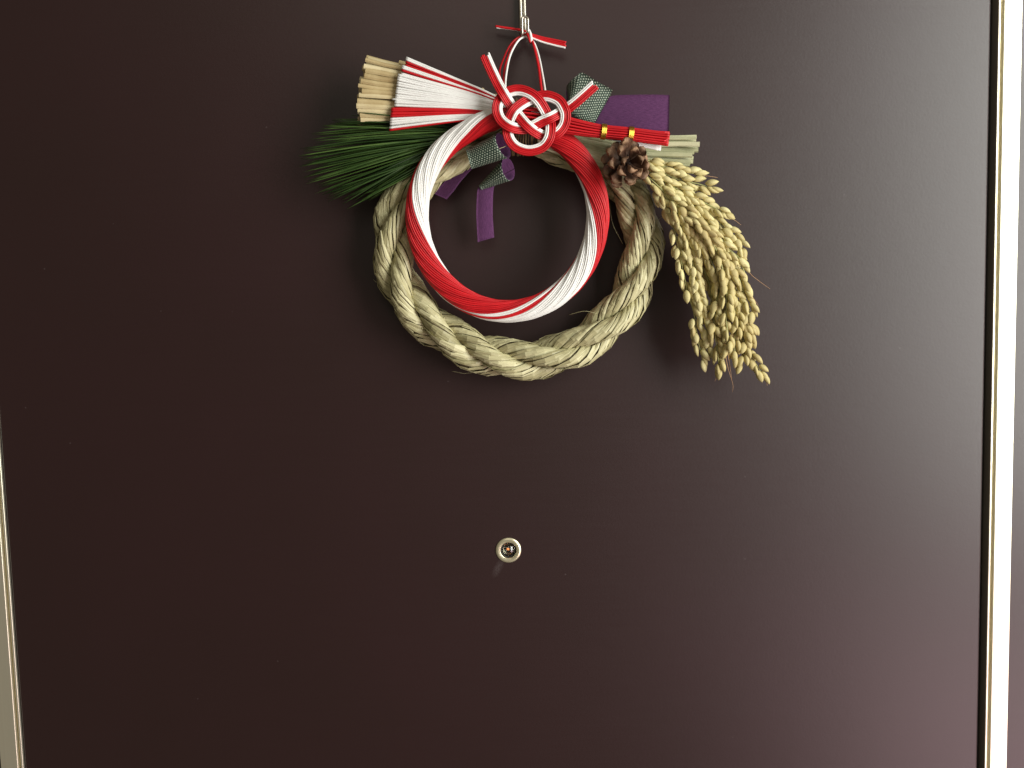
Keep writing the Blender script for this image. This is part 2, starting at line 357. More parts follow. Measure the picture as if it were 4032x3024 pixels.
# --- straw rope: three strands laid together
rope_px = [(2110, 560, .022), (2190, 590, .020), (2300, 640, .020), (2430, 715, .021), (2505, 820, .021), (2533, 960, .020), (2497, 1125, .020), (2400, 1270, .020), (2240, 1380, .020), (2060, 1418, .020), (1880, 1385, .020), (1700, 1277, .020), (1585, 1140, .020), (1548, 985, .020), (1560, 850, .020), (1625, 740, .020), (1730, 655, .020), (1850, 590, .020), (1990, 545, .022)]
NR = 260
rp = to_world(cr(rope_px, NR)); rT = tangents(rp)
rU = unit(np.cross(rT, FRONT)); rV = np.cross(rU, rT) * 1.0
rV = np.where((rV @ FRONT)[:, None] > 0, rV, -rV)
cen = P(2045, 950, .02); rU = np.where((np.sum(rU * (rp - cen), 1) > 0)[:, None], rU, -rU)
rs = np.r_[0, np.cumsum(np.linalg.norm(np.diff(rp, axis=0), axis=1))]; RL = rs[-1]
PITCH = .158; RH = .0101; RS = .0092
# size profile: a little thinner at the top
env = np.interp(rs / RL, [0, .1, .22, .8, .92, 1], [.62, .80, 1, 1, .86, .68])
def strand_center(k, s):
    al = -2 * math.pi * s / PITCH * -1 + k * 2 * math.pi / 3 + .55
    e = np.interp(s, rs, env)[:, None]
    c = np.stack([np.interp(s, rs, rp[:, j]) for j in range(3)], 1)
    U = unit(np.stack([np.interp(s, rs, rU[:, j]) for j in range(3)], 1)); V = unit(np.stack([np.interp(s, rs, rV[:, j]) for j in range(3)], 1))
    return c + RH * e * (np.cos(al)[:, None] * U + np.sin(al)[:, None] * V * .95), U, V, e[:, 0]
for k in range(3):
    s = np.linspace(0, RL, 150); c, U, V, e = strand_center(k, s)
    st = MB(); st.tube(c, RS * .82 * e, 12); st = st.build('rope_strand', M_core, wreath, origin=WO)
    nb = 15
    for j in range(nb):
        s0 = -random.uniform(0, .09)
        while s0 < RL - .01:
            ln = random.uniform(.16, .24); s1 = min(s0 + ln, RL); a0 = max(s0 - .012, 0)
            n = max(6, int((s1 - a0) / .0076)); ss = np.linspace(a0, s1, n)
            ss[1:-1] += rng.uniform(-.0022, .0022, n - 2)
            c, U, V, e = strand_center(k, ss)
            T = tangents(c)
            A = unit(U - T * np.sum(U * T, 1)[:, None]); B = np.cross(A, T); B = np.where((np.sum(B * V, 1) > 0)[:, None], B, -B)
            tw = random.uniform(.82, 1.18)
            be = 2 * math.pi * j / nb - ss / .086 * 2 * math.pi + random.uniform(-.12, .12) + .05 * np.sin(ss * 90 + random.uniform(0, 6))
            rad = RS * e * (1 + rng.normal(0, .014, n)) + random.uniform(-.0012, .0008)
            D = np.cos(be)[:, None] * A + np.sin(be)[:, None] * B
            ctr = c + D * rad[:, None]
            Tb = tangents(ctr); D = unit(D - Tb * np.sum(D * Tb, 1)[:, None]); W = np.cross(Tb, D)
            w = random.uniform(.0013, .0026) * (1 + .15 * np.sin(np.linspace(0, 9, n) + random.uniform(0, 6)))
            w = w * np.interp(np.linspace(0, 1, n), [0, .06, .93, 1], [.25, 1, 1, .3])
            tl = random.uniform(-.32, .32)
            lift = D * .00030
            W2 = W * math.cos(tl) + D * math.sin(tl)
            vv = np.stack([ctr - W2 * w[:, None], ctr + lift * 1.5, ctr + W2 * w[:, None], ctr - lift * 1.5], 1).reshape(-1, 3)
            f = [(i * 4 + q, i * 4 + (q + 1) % 4, i * 4 + 4 + (q + 1) % 4, i * 4 + 4 + q) for i in range(n - 1) for q in range(4)] + [(3, 2, 1, 0), tuple((n - 1) * 4 + q for q in range(4))]
            mb = MB(); mb.add(vv, f); mb.build('straw', M_straw, st, smooth=False, origin=WO)
            s0 = s1 - random.uniform(-.002, .01)

for pts in ([(1780, 1462, .012), (1830, 1470, .016), (1880, 1464, .020)], [(1500, 1120, .020), (1478, 1108, .022), (1470, 1100, .018)], [(2400, 800, .020), (2412, 880, .018), (2452, 960, .022)], [(1395, 1330, .02), (1395, 1330, .02)][:0], [(2590, 870, .030), (2606, 855, .028), (2622, 862, .026)], [(2240, 1240, .03), (2300, 1225, .034), (2350, 1235, .030)], [(2180, 640, .03), (2205, 660, .034), (2235, 655, .030)]):
    if pts: MB().tube(to_world(cr(pts, 12)), .00016, 5).build('stray_fibre', M_straw, wreath, origin=WO)
# --- stalk bundles (the cut ends of the rope)
def stalks(name, mt, spec, parent, rw=(.0014, .0026), flat=.55):
    for (root, mid, end) in spec:
        n = 9; q = cr([root, mid, end], n); w = to_world(q)
        w += rng.normal(0, .00035, w.shape) * np.linspace(1, .6, n)[:, None]
        rr = random.uniform(*rw) * np.interp(np.linspace(0, 1, n), [0, .5, 1], [.5, .85, 1.0]) * (1 + rng.normal(0, .04, n))
        MB().tube(w, rr, 7, flat * random.uniform(.75, 1.3)).build(name, mt, parent, smooth=False, origin=WO)
lb = part('straw_bundle', 'pale dry straw stalks cut straight at the upper left')
sp = []
for i in range(40):
    t = (i + .5) / 40 + random.uniform(-.012, .012); lay = i % 3
    ey = 222 + 262 * t; ex = np.interp(t, [0, .15, .3, .5, .75, 1], [1440, 1432, 1420, 1414, 1410, 1413]) + random.uniform(-7, 14)
    ry = 385 + 90 * t; my = .47 * ey + .53 * ry - 20 * (1 - t)
    d = .028 + .007 * lay + .006 * math.sin(math.pi * t)
    sp.append(((1960, ry, .034), (1690, my, .75 * d + .006), (ex, ey, d)))
sp += [((1980, 395, .034), (1800, 318, .035), (1570, 246, .034)), ((1985, 400, .034), (1830, 345, .036), (1600, 258, .034))]
stalks('stalk', M_stalk, sp, lb, (.0017, .0030))
rb = part('straw_bundle', 'pale green straw stalks fanned out at the right')
ends = [(2741, 540), (2742, 551), (2730, 560), (2757, 569), (2745, 578), (2747, 591), (2735, 600), (2726, 612), (2728, 622), (2712, 630), (2727, 638), (2716, 650), (2708, 660), (2703, 671), (2690, 676), (2742, 545), (2739, 585), (2722, 605), (2731, 560), (2715, 640), (2700, 655)]
sp = []
for i, (ex, ey) in enumerate(ends):
    t = (ey - 538) / 140
    sp.append(((2120, 500 + 80 * t, .034), (2420, 535 + 115 * t, .033), (ex + random.uniform(-3, 3), ey, .030 + .003 * (i % 4))))
for i in range(16):
    t = i / 15
    sp.append(((2120, 505 + 75 * t, .039 + .003 * (i % 2)), (2330, 545 + 95 * t, .038), (2460 + random.uniform(-20, 20), 575 + 110 * t, .034)))
stalks('stalk', M_green_stalk, sp, rb, (.0013, .0024))
# binding around the crossing
bd = part('binding', 'brown straw binding behind the cord knot')
sp = []
for i in range(14):
    x = 1995 + i * 9.5
    sp.append(((x + random.uniform(-8, 8), 385, .030), (x, 500, .0505 + .001 * (i % 3)), (x + random.uniform(-8, 8), 612, .012)))
stalks('binding_strand', M_twig, sp, bd, (.0005, .0009), 1)
sp = [((1880, 378, .040), (1930, 372, .044), (2000, 395, .045)), ((1885, 362, .040), (1925, 385, .043), (1990, 402, .044)), ((1900, 350, .041), (1912, 372, .044), (1905, 388, .042))]
stalks('binding_strand', M_stalk, sp, bd, (.0016, .0024), .8)

# --- red and white cord bundle: fan at left -> ring -> bound tail at right
NC = 38
seq = ['W'] * 14 + ['R', 'R', 'W', 'W'] + ['R'] * 20          # order round the section
NC = len(seq)
RC = .00088
th = np.radians(np.linspace(62, -238, 170))
RCX, RCY, RR = 1998, 842, 357
ring_px = np.stack([RCX + RR * np.cos(th), RCY - np.where(np.sin(th) > 0, RR + 2, RR + 27) * np.sin(th), .040 + .006 * np.sin(th)], 1)
ring_px[-1:, 2] = .046
pre = np.array([(1552, 365, .043), (1640, 377, .043), (1760, 393, .044), (1880, 412, .044), (1980, 436, .044), (2080, 470, .0435)])
post = np.array([(1905, 483, .050), (2000, 462, .053), (2100, 467, .054), (2200, 488, .054), (2300, 508, .054), (2371, 519, .054), (2430, 525, .0545), (2484, 530, .055), (2560, 540, .055), (2632, 548, .055)])
n_pre, n_post = 60, 80
pre_s = cr(np.vstack([pre, ring_px[:1]]), n_pre)[:-1]; post_s = cr(np.vstack([ring_px[-1:], post]), n_post)[1:]
cpx = np.vstack([pre_s, ring_px, post_s])
cl = to_world(cpx); cT = tangents(cl)
# smooth the joins
for _ in range(4):
    cl[1:-1] = .25 * cl[:-2] + .5 * cl[1:-1] + .25 * cl[2:]
cT = tangents(cl)
cL = unit(np.cross(FRONT, cT)); cL = np.where((np.arange(len(cl)) >= 0)[:, None], cL, cL)
# lateral direction that points outward on the ring
iring = n_pre - 1 + 60
if np.dot(cL[iring], cl[iring] - P(RCX, RCY, .04)) < 0: cL = -cL
cs = np.r_[0, np.cumsum(np.linalg.norm(np.diff(cl, axis=0), axis=1))]
i0, i1 = n_pre - 1, n_pre - 1 + len(ring_px)
s_r0, s_r1 = cs[i0], cs[i1 - 1]
theta_full = np.interp(cs, [s_r0, s_r1], [62, -238])
rate = -300 / (s_r1 - s_r0); theta_ext = 62 + (np.clip(cs, s_r0 - .03, s_r1 + .045) - s_r0) * rate
bundle = part('cord_bundle', 'thick bundle of red and white cords: fanned end, twisted ring and bound tail')
# order in the fan, top to bottom
Ws = [i for i, c in enumerate(seq) if c == 'W']; Rs = [i for i, c in enumerate(seq) if c == 'R']
fan_cols = list('WRRRWRR' + 'WWWW' + 'WWWWW' + 'RRRR' + 'WRR' + 'RRRR' + 'WW' + 'WRRR' + 'RRRR')
fan_front = 'WRRWRWWWWWWWWRRRWWR'           # front layer, evenly spread
fan_back = 'RWRRWRWRWRRRRRRWRRR'
wi, ri = iter(Ws), iter(Rs)
slot = {}
for lay, s_ in ((0, fan_front), (1, fan_back)):
    for k, ch in enumerate(s_):
        try: ci = next(wi) if ch == 'W' else next(ri)
        except StopIteration:
            try: ci = next(ri)
            except StopIteration: ci = next(wi)
        slot[ci] = (lay, (k + .5) / len(s_))
reds_tail = {}
for o_, i in enumerate(Rs): reds_tail[i] = o_
whites_tail = {i: o_ for o_, i in enumerate(Ws)}
ring_cs = []
for i, c in enumerate(seq):
    i_sw = {14: 16, 15: 17, 16: 14, 17: 15}.get(i, i)
    sw_t = np.clip((theta_ext + 118) / -45, 0, 1); sw_t = sw_t * sw_t * (3 - 2 * sw_t)
    wph = ((i + (i_sw - i) * sw_t) - 6.5) / NC * 360                          # angle round the section relative to the white centre
    ph = np.radians(27 + 2.14 * (theta_ext + 240) + wph)
    half_w = np.interp(theta_full, [-238, -180, -90, 0, 62], [9.2, 10.2, 9.9, 9.9, 9.8]) * MM
    u_r = half_w * np.cos(ph) * (1 - .10 * np.cos(2 * ph)); v_r = 6.6 * MM * np.sin(ph)
    jit = 1 + .05 * np.sin(cs * 55 + i * 1.7)
    u_r = u_r * jit; v_r = v_r * jit
    lay, t = slot[i]
    # fan: outward lateral on this stretch points up
    f_w = np.interp(cs, [0, s_r0 * .80], [1, 0]) ** 1.12
    u_f = (.5 - t) * (f_w * 57 + 9) * MM
    u_f += (rng.normal(0, .35) * MM) * np.minimum(1, f_w * 2)
    v_f = (4.5 * math.sin(math.pi * t) * (.4 + .6 * f_w) + (0 if lay == 0 else -1.9)) * MM + .0006 * np.sin(cs * 60 + i)
    # tail
    if c == 'R':
        q = reds_tail[i]; a = 2 * math.pi * q / 15 if q < 15 else 2 * math.pi * (q - 15) / 7
        rt = 1.0 if q < 15 else .5
        hw = np.interp(cs - s_r1, [0, .045, .125, .15, .175, .21, .25], [6, 9.5, 5.0, 5.0, 5.0, 6.3, 6.9]) * MM
        u_t = hw * rt * math.cos(a); v_t = hw * .72 * rt * math.sin(a) + .001
    else:
        q = whites_tail[i] / 15 - .5
        dr = np.interp(cs - s_r1, [0, .06, .12, .16, .22], [8.5, 6.0, 0, -4.5, -9.5])
        sw = np.interp(cs - s_r1, [0, .06, .12, .16, .22], [3, 2.5, 6, 6, 7])
        u_t = (dr + q * sw) * MM; v_t = -5.5 * MM + .0012 * (i % 2) + 0 * cs
    if c == 'W' and whites_tail[i] == 0:
        hwt = np.interp(cs - s_r1, [0, .045, .125, .15], [6, 10.2, 4.6, 4]); u_t = hwt * MM; v_t = np.interp(cs - s_r1, [0, .09, .13], [.5, .5, -3]) * MM
    w1 = np.clip((cs - s_r0 * .86) / (s_r0 * .20), 0, 1); w1 = w1 * w1 * (3 - 2 * w1)
    w2 = np.clip((cs - (s_r1 + .030)) / .040, 0, 1); w2 = w2 * w2 * (3 - 2 * w2)
    u = u_f * (1 - w1) + u_r * w1; v = v_f * (1 - w1) + v_r * w1
    u = u * (1 - w2) + u_t * w2; v = v * (1 - w2) + v_t * w2
    w = cl + cL * u[:, None] + FRONT * v[:, None]
    if c == 'W': w = w[:-2 - (i % 2)]
    elif reds_tail[i] % 4 == 1: w = w[:-1]
    # uneven cut at the fan: slanted edge, top cords end further right
    cut = int(round(np.interp(t, [0, .1, .2, .3, 1], [3.0, 3, 2, 1.2, 0]) + random.uniform(-.3, .3)))
    w = w[max(0, cut):]
    cb = MB(); cb.tube(w, RC * (1.06 if c == 'W' else 1.0), 7); cb.build('red_cord' if c == 'R' else 'white_cord', M_red if c == 'R' else M_white, bundle, origin=WO)
# fan extra front cords so that the fan is closed like the photograph
FAN = 'WWRRWWR' + 'W' * 14 + 'RRRR' + 'WWWW' + 'R'
for fi, c in enumerate(FAN):
    t = (fi + .5) / len(FAN)
    sel = cs < s_r0 * .95; s_ = cs[sel]; f_w = np.interp(s_, [0, s_r0 * .80], [1, 0]) ** 1.12
    t2 = t + random.uniform(-.008, .008)
    u = (.5 - t2) * (f_w * 58 + 9) * MM; v = (4.5 * math.sin(math.pi * t) * (.4 + .6 * f_w) + 1.6) * MM + .0003 * np.sin(s_ * 70 + t * 40)
    w = cl[sel] + cL[sel] * u[:, None] + FRONT * v[:, None]
    cut = int(round(np.interp(t, [0, .1, .2, .3, 1], [3.0, 3, 2, 1.2, 0])))
    cb = MB(); cb.tube(w[cut:], RC * 1.12, 7); cb.build('red_cord' if c == 'R' else 'white_cord', M_red if c == 'R' else M_white, bundle, origin=WO)

# gold ties on the tail
def tie(px, hw_mm):
    i = int(np.argmin(np.abs(cpx[:, 0] - px) + 1000 * (np.arange(len(cpx)) < i1 + 5)))
    a = np.linspace(0, 2 * math.pi, 33); mb = MB()
    for k in range(5):
        off = (k - 2) * .00085; cc = cl[i] + cT[i] * off
        ring = cc + cL[i] * (hw_mm + 1.3) * MM * np.cos(a)[:, None] + FRONT * ((hw_mm * .72 + 1.5) * MM * np.sin(a)[:, None] + .001)
        n = len(a); T = tangents(ring); Bx = np.tile(cT[i], (n, 1)); Nn = np.cross(T, Bx); sd = 6
        an = np.linspace(0, 2 * math.pi, sd, endpoint=False)
        vv = (ring[:, None] + .00050 * (np.cos(an)[None, :, None] * Bx[:, None] + np.sin(an)[None, :, None] * Nn[:, None])).reshape(-1, 3)
        f = [(p * sd + q, p * sd + (q + 1) % sd, (p + 1) * sd + (q + 1) % sd, (p + 1) * sd + q) for p in range(n - 1) for q in range(sd)]
        mb.add(vv, f)
    mb.build('gold_tie', M_gold, wreath, origin=WO)
tie(2371, 5.0); tie(2485, 5.0)

# --- knot (awabi knot of six flat-laid cords)
z8 = [(40, -620, 0), (180, -300, 0), (325, 0, .2), (450, 215, 1), (600, 450, -1), (775, 690, 0), (930, 865, 1), (1110, 1010, .3), (1330, 1105, -1), (1560, 1050, 0), (1705, 890, 0), (1752, 700, .8), (1725, 540, 1), (1600, 350, .2), (1370, 255, -.5), (1160, 275, -1), (930, 365, 0), (740, 490, .8), (640, 600, 1), (580, 730, 0), (545, 860, -1), (530, 1010, -.2), (580, 1185, 0), (730, 1340, 0), (985, 1410, 0), (1250, 1335, .3), (1395, 1160, 1), (1435, 960, .3), (1420, 790, -1), (1320, 570, 0), (1180, 350, 1), (1010, 205, .8), (780, 130, 0), (560, 165, -.3), (395, 290, -1), (315, 450, 0), (320, 610, 0), (400, 770, .4), (560, 890, 1), (750, 945, 0), (920, 940, -1), (1080, 880, 0), (1250, 790, .3), (1430, 715, 1), (1590, 630, 0), (1740, 550, -1), (1880, 450, -.2), (2060, 300, .5), (2376, 15, 1.2)]
kq = cr([(1900 + a / 5.3525, 330 + b / 5.3525, .0635 + .0021 * z) for a, b, z in z8], 460)
kw = to_world(kq); kw[1:-1] = .25 * kw[:-2] + .5 * kw[1:-1] + .25 * kw[2:]
kT = tangents(kw); kL = unit(np.cross(kT, FRONT))       # sign checked below
# white lies on the left hand of travel as seen from the camera
if np.dot(kL[5], np.array([1.0, 0, 0])) < 0: kL = -kL
knot = part('cord_knot', 'flat looped knot of red and white cords with two upright tails')
for j in range(6):
    off = (j - 2.5) * .00148
    w = kw + kL * off + FRONT * (.0003 * math.sin(j * 2.1))
    e0 = random.randint(0, 2); e1 = random.randint(0, 2)
    if j >= 4: pass
    MB().tube(w[e0:len(w) - e1], .00082 if j < 4 else .00086, 8).build('white_cord' if j >= 4 else 'red_cord', M_white if j >= 4 else M_red, knot, origin=WO)

# --- hanging loop of thin cords over the hook
hang = part('hanging_loop', 'thin red and white cord loop tied round the hook')
def c1(pts, d): return [(1800 + a / 2.592, b / 2.592, dd) for (a, b), dd in zip(pts, d)]
def cord_line(pts, d, m, nm, r=.00078, n=40): MB().tube(to_world(cr(c1(pts, d), n)), r, 7).build(nm, m, hang, origin=WO)
cord_line([(470, 1000), (452, 850), (432, 730), (470, 610), (530, 480), (600, 400), (690, 350)], [.050, .045, .036, .026, .018, .014, .0125], M_red, 'red_cord', .0009)
cord_line([(495, 1000), (478, 850), (478, 740), (500, 630), (550, 500), (612, 412), (695, 362)], [.051, .046, .037, .027, .019, .015, .0130], M_red, 'red_cord', .0009)
cord_line([(510, 1000), (492, 860), (510, 700), (540, 570), (590, 465), (640, 400), (700, 372)], [.052, .047, .038, .028, .020, .016, .0135], M_white, 'white_cord', .0009)
cord_line([(870, 1000), (852, 850), (830, 680), (800, 540), (770, 430), (740, 375), (695, 350)], [.050, .044, .034, .025, .018, .015, .0125], M_red, 'red_cord', .0012)
cord_line([(905, 1000), (895, 900), (868, 740), (840, 600), (808, 490), (775, 425), (700, 370)], [.051, .046, .036, .027, .019, .016, .0135], M_white, 'white_cord', .0009)
cord_line([(392, 268), (480, 282), (570, 294), (650, 308), (730, 335)], [.010, .011, .0115, .0115, .012], M_red, 'red_cord', .0011)
cord_line([(400, 284), (480, 292), (570, 304), (640, 316), (700, 335)], [.010, .0105, .011, .011, .012], M_white, 'white_cord', .0006)
for k, (dy, m, nm) in enumerate([(0, M_red, 'red_cord'), (19, M_red, 'red_cord'), (37, M_red, 'red_cord'), (56, M_white, 'white_cord')]):
    cord_line([(735, 345 + dy * .5), (800, 362 + dy * .7), (880, 384 + dy * .85), (1000, 408 + dy), (1112 - (k % 2) * 8, 432 + dy)], [.016, .0155, .015, .015, .016], m, nm, .00088)
cord_line([(728, 305), (744, 335), (752, 370), (757, 405), (748, 440)], [.0165, .0180, .0185, .0182, .0165], M_white, 'white_cord', .0013)
cord_line([(712, 330), (722, 360), (735, 395), (745, 425), (752, 440)], [.0165, .0178, .0183, .0180, .0165], M_red, 'red_cord', .0011)

# --- ribbon: dotted green outside, purple inside
def sheet(name, grid, mats, mis, parent, th=.0006, uvscale=.0021):
    """grid [nu][nv] of world points; front face material mis[0], back mis[1]"""
    g = np.array(grid); nu, nv = g.shape[:2]
    du = np.gradient(g, axis=0); dv = np.gradient(g, axis=1); nrm = unit(np.cross(du, dv))
    a = (g + nrm * th / 2).reshape(-1, 3); b = (g - nrm * th / 2).reshape(-1, 3); n = nu * nv
    mb = MB(); f1 = []; f2 = []; f3 = []
    for i in range(nu - 1):
        for j in range(nv - 1):
            p, q, r, s = i * nv + j, (i + 1) * nv + j, (i + 1) * nv + j + 1, i * nv + j + 1
            f1.append((p, q, r, s)); f2.append((n + s, n + r, n + q, n + p))
    for i in range(nu - 1):
        for j in (0, nv - 1): f3.append((i * nv + j, (i + 1) * nv + j, n + (i + 1) * nv + j, n + i * nv + j))
    for j in range(nv - 1):
        for i in (0, nu - 1): f3.append((i * nv + j, i * nv + j + 1, n + i * nv + j + 1, n + i * nv + j))
    mb.add(np.vstack([a, b]), f1, mis[0]); mb.mi += [mis[1]] * len(f2); mb.f += f2; mb.mi += [mis[1]] * len(f3); mb.f += f3
    lu = np.cumsum(np.r_[0, np.linalg.norm(np.diff(g[:, nv // 2], axis=0), axis=1)]); lv = np.cumsum(np.r_[0, np.linalg.norm(np.diff(g[nu // 2], axis=0), axis=1)])
    uv = np.stack(np.meshgrid(lu, lv, indexing='ij'), -1).reshape(-1, 2) / uvscale; uv = np.vstack([uv, uv])
    return mb.build(name, mats, parent, origin=WO, uvs=uv)
ribbon = part('ribbon', 'ribbon bow, dark green with pale dots outside and purple inside')
def z6(x, y): return 1650 + x / 3.318, 500 + y / 3.318
def strip(name, A, B, mats, mis, n=24, nv=8, sag=0, frm=z6):
    a = cr([(*frm(x, y), d) for x, y, d in A], n); b = cr([(*frm(x, y), d) for x, y, d in B], n)
    g = []
    for i in range(n):
        row = []
        for j in range(nv):
            t = j / (nv - 1); p = a[i] * (1 - t) + b[i] * t; row.append(P(p[0], p[1], p[2] + sag * math.sin(math.pi * t)))
        g.append(row)
    return sheet(name, g, mats, mis, ribbon)
GP = [M_dots, M_purple]
def roll(name, c0, c1_, r0, r1, a0, a1, d0, d1, dep0, dep1, tilt=0., n=30, nv=10):
    """rolled loop: cone between two end ellipses; r = (half height px vector), dep = half depth"""
    g = []
    for i in range(n):
        a = math.radians(a0 + (a1 - a0) * i / (n - 1)); row = []
        for j in range(nv):
            t = j / (nv - 1); c = np.array(c0) * (1 - t) + np.array(c1_) * t; r = np.array(r0) * (1 - t) + np.array(r1) * t
            d = d0 * (1 - t) + d1 * t; dp = dep0 * (1 - t) + dep1 * t
            x = c[0] + r[0] * math.sin(a) + tilt * t * math.cos(a); y = c[1] + r[1] * math.sin(a)
            row.append(P(*z6(x, y), d + dp * math.cos(a)))
        g.append(row)
    return sheet(name, g, GP, [0, 1], ribbon)
# upper-left loop (open end to the right, seen from slightly beside it)
roll('loop', (650, 425), (1100, 240), (35, 122), (62, 158), -178, 178, .044, .050, .009, .012, tilt=-75)
roll('loop', (800, 795), (1165, 545), (22, 25), (28, 150), -178, 178, .026, .032, .003, .012, tilt=-80)
strip('tail', [(640, 395, .021), (520, 520, .020), (350, 700, .016), (190, 868, .010)], [(700, 540, .022), (560, 690, .021), (460, 825, .017), (362, 945, .011)], [M_purple, M_purple], [0, 1])
strip('tail', [(775, 790, .026), (760, 870, .026), (750, 1150, .022), (768, 1505, .016)], [(985, 770, .026), (968, 860, .026), (962, 1150, .021), (980, 1442, .015)], [M_purple, M_purple], [0, 1], sag=.0015)
def z3(x, y): return 2150 + x / 2.3284, 250 + y / 2.3284
# upper right: dotted loop bending back at its left edge, and the wide purple tail behind
g = []
A = [(200, 270, .028), (190, 215, .033), (225, 165, .039), (290, 110, .0425), (335, 86, .043), (470, 165, .041), (612, 243, .036)]
B = [(240, 400, .028), (215, 370, .034), (205, 340, .040), (215, 360, .0435), (228, 450, .044), (330, 520, .042), (440, 560, .037)]
strip('loop', A, B, GP, [1, 0], n=40, frm=z3)
A = [(300, 150, .036), (245, 165, .032), (200, 210, .028), (185, 270, .026)]; B = [(240, 330, .038), (212, 330, .033), (190, 340, .029), (195, 360, .027)]
strip('loop', A, B, [M_purple, M_purple], [0, 1], n=20, frm=z3)
A = [(560, 345, .033), (610, 297, .034), (800, 288, .035), (1000, 286, .035), (1132, 291, .034)]; B = [(380, 560, .033), (560, 610, .035), (800, 625, .037), (1000, 635, .037), (1124, 640, .036)]
strip('tail', A, B, [M_purple, M_purple], [0, 1], n=30, frm=z3, sag=.001)

# --- pine needles
pine = part('pine_sprig', 'fan of long dark green pine needles at the left')
c2 = lambda x, y: (1150 + x / 2.3695, 150 + y / 2.3695)
tips = [(590, 690), (370, 770), (320, 815), (250, 850), (180, 890), (165, 945), (210, 960), (75, 1030), (110, 1060), (55, 1100), (90, 1140), (65, 1200), (75, 1195), (100, 1250), (105, 1300), (150, 1330), (130, 1360), (240, 1400), (205, 1455), (250, 1440), (330, 1530), (290, 1465), (380, 1480), (400, 1400), (470, 1550), (505, 1600), (600, 1400), (560, 1370), (750, 1425), (690, 1490), (640, 1520), (460, 1450)]
nd = []
for i in range(140):
    if i < len(tips): tx, ty = tips[i]
    else:
        a, b = random.sample(range(len(tips)), 2); j = min(len(tips) - 1, max(0, a + random.choice((-1, 1)))); t = random.random()
        tx = tips[a][0] * (1 - t) + tips[j][0] * t + random.uniform(-30, 420) * random.random(); ty = tips[a][1] * (1 - t) + tips[j][1] * t + random.uniform(-25, 15)
    px, py = c2(tx, ty)
    ang = np.clip((ty - 690) / 900, 0, 1)
    rx = 1850 - 60 * ang + random.uniform(-60, 40); ry = 500 + 75 * ang + random.uniform(-14, 14)
    mx = (px + rx) / 2; my = (py + ry) / 2 - 9 * (1 - ang) + random.uniform(-8, 8) - 3
    d1 = random.uniform(.010, .046) if i >= len(tips) else random.uniform(.030, .048); dm = .5 * d1 + .5 * .036
    nd.append(((rx, ry, .034), (mx, my, dm + .003), (px, py, d1)))
for i, q in enumerate(nd):
    n = 12; w = to_world(cr(q, n)); t = np.linspace(0, 1, n)
    MB().tube(w, .00072 * np.interp(t, [0, .6, .9, 1], [1, 1, .7, .12]), 5, .7).build('needle', M_needle, pine, origin=WO, smooth=True)

# --- pine cone
cone = part('pine_cone', 'open brown pine cone seen from its tip')
def scale_mesh():
    nu, nv = 9, 7; top = []; bot = []
    for i in range(nu):
        t = i / (nu - 1)
        wd = np.interp(t, [0, .35, .7, .85, .94, 1], [.09, .12, .22, .30, .29, .17])
        thk = np.interp(t, [0, .6, .85, .95, 1], [.05, .09, .22, .30, .16])
        for j in range(nv):
            s = -1 + 2 * j / (nv - 1)
            x = t - .05 * s * s * (t > .8); y = wd * s
            z = .10 * t * t + .20 * s * s * t * t
            ridge = .07 * math.exp(-((t - .9) / .07) ** 2) * math.exp(-(s / .35) ** 2)
            e = math.sqrt(max(0, 1 - s * s)) * .8 + .2
            top.append((x, y, z + thk * .5 * e + ridge)); bot.append((x, y, z - thk * .5 * e))
    n = nu * nv; v = top + bot; f = []
    for i in range(nu - 1):
        for j in range(nv - 1):
            p = i * nv + j; f.append((p, p + nv, p + nv + 1, p + 1)); f.append((n + p + 1, n + p + nv + 1, n + p + nv, n + p))
    for i in range(nu - 1):
        for j in (0, nv - 1): p = i * nv + j; q = (p, n + p, n + p + nv, p + nv); f.append(q if j == 0 else q[::-1])
    for j in range(nv - 1):
        p = j; f.append((p, p + 1, n + p + 1, n + p)); p = (nu - 1) * nv + j; f.append((p + 1, p, n + p, n + p + 1))
    me = bpy.data.meshes.new('scale'); me.from_pydata(v, [], f); me.materials.append(M_cone)
    me.polygons.foreach_set('use_smooth', [True] * len(me.polygons)); me.update(); return me
sm = scale_mesh(); cc = P(2457, 641, .052)
axis = Vector((.22, -.93, -.18)).normalized()
e1 = axis.orthogonal().normalized(); e2 = axis.cross(e1)
nS = 27
for i in range(nS):
    t = i / (nS - 1); az = i * math.radians(137.5) + .4
    pol = math.radians(32 + 84 * t ** .8)
    ln = np.interp(t, [0, .2, .5, 1], [.0165, .0190, .0215, .0205]) * random.uniform(.90, 1.08)
    wid = ln * np.interp(t, [0, .3, 1], [.95, .92, .86])
    dirv = axis * math.cos(pol) + (e1 * math.cos(az) + e2 * math.sin(az)) * math.sin(pol)
    base = Vector([float(a) for a in cc]) + axis * np.interp(t, [0, .4, 1], [.010, .004, -.006])
    base -= axis * .0
    z = (axis - dirv * axis.dot(dirv)).normalized(); z = (z + dirv.cross(z) * random.uniform(-.25, .25)).normalized(); y = z.cross(dirv)
    m = Matrix((dirv * ln, y * wid, z * ln)).transposed().to_4x4(); m.translation = base - Vector(WO)
    link('scale', sm, cone, m)
cr_ = MB(); ctr = np.array([float(a) for a in cc]); ax = np.array(axis)
cr_.tube(np.array([ctr - ax * .014, ctr - ax * .008, ctr, ctr + ax * .007, ctr + ax * .012]), [.004, .008, .0075, .005, .002], 10, up=np.array([1.0, 0, 0])); cr_.build('core', M_cone, cone, origin=WO)

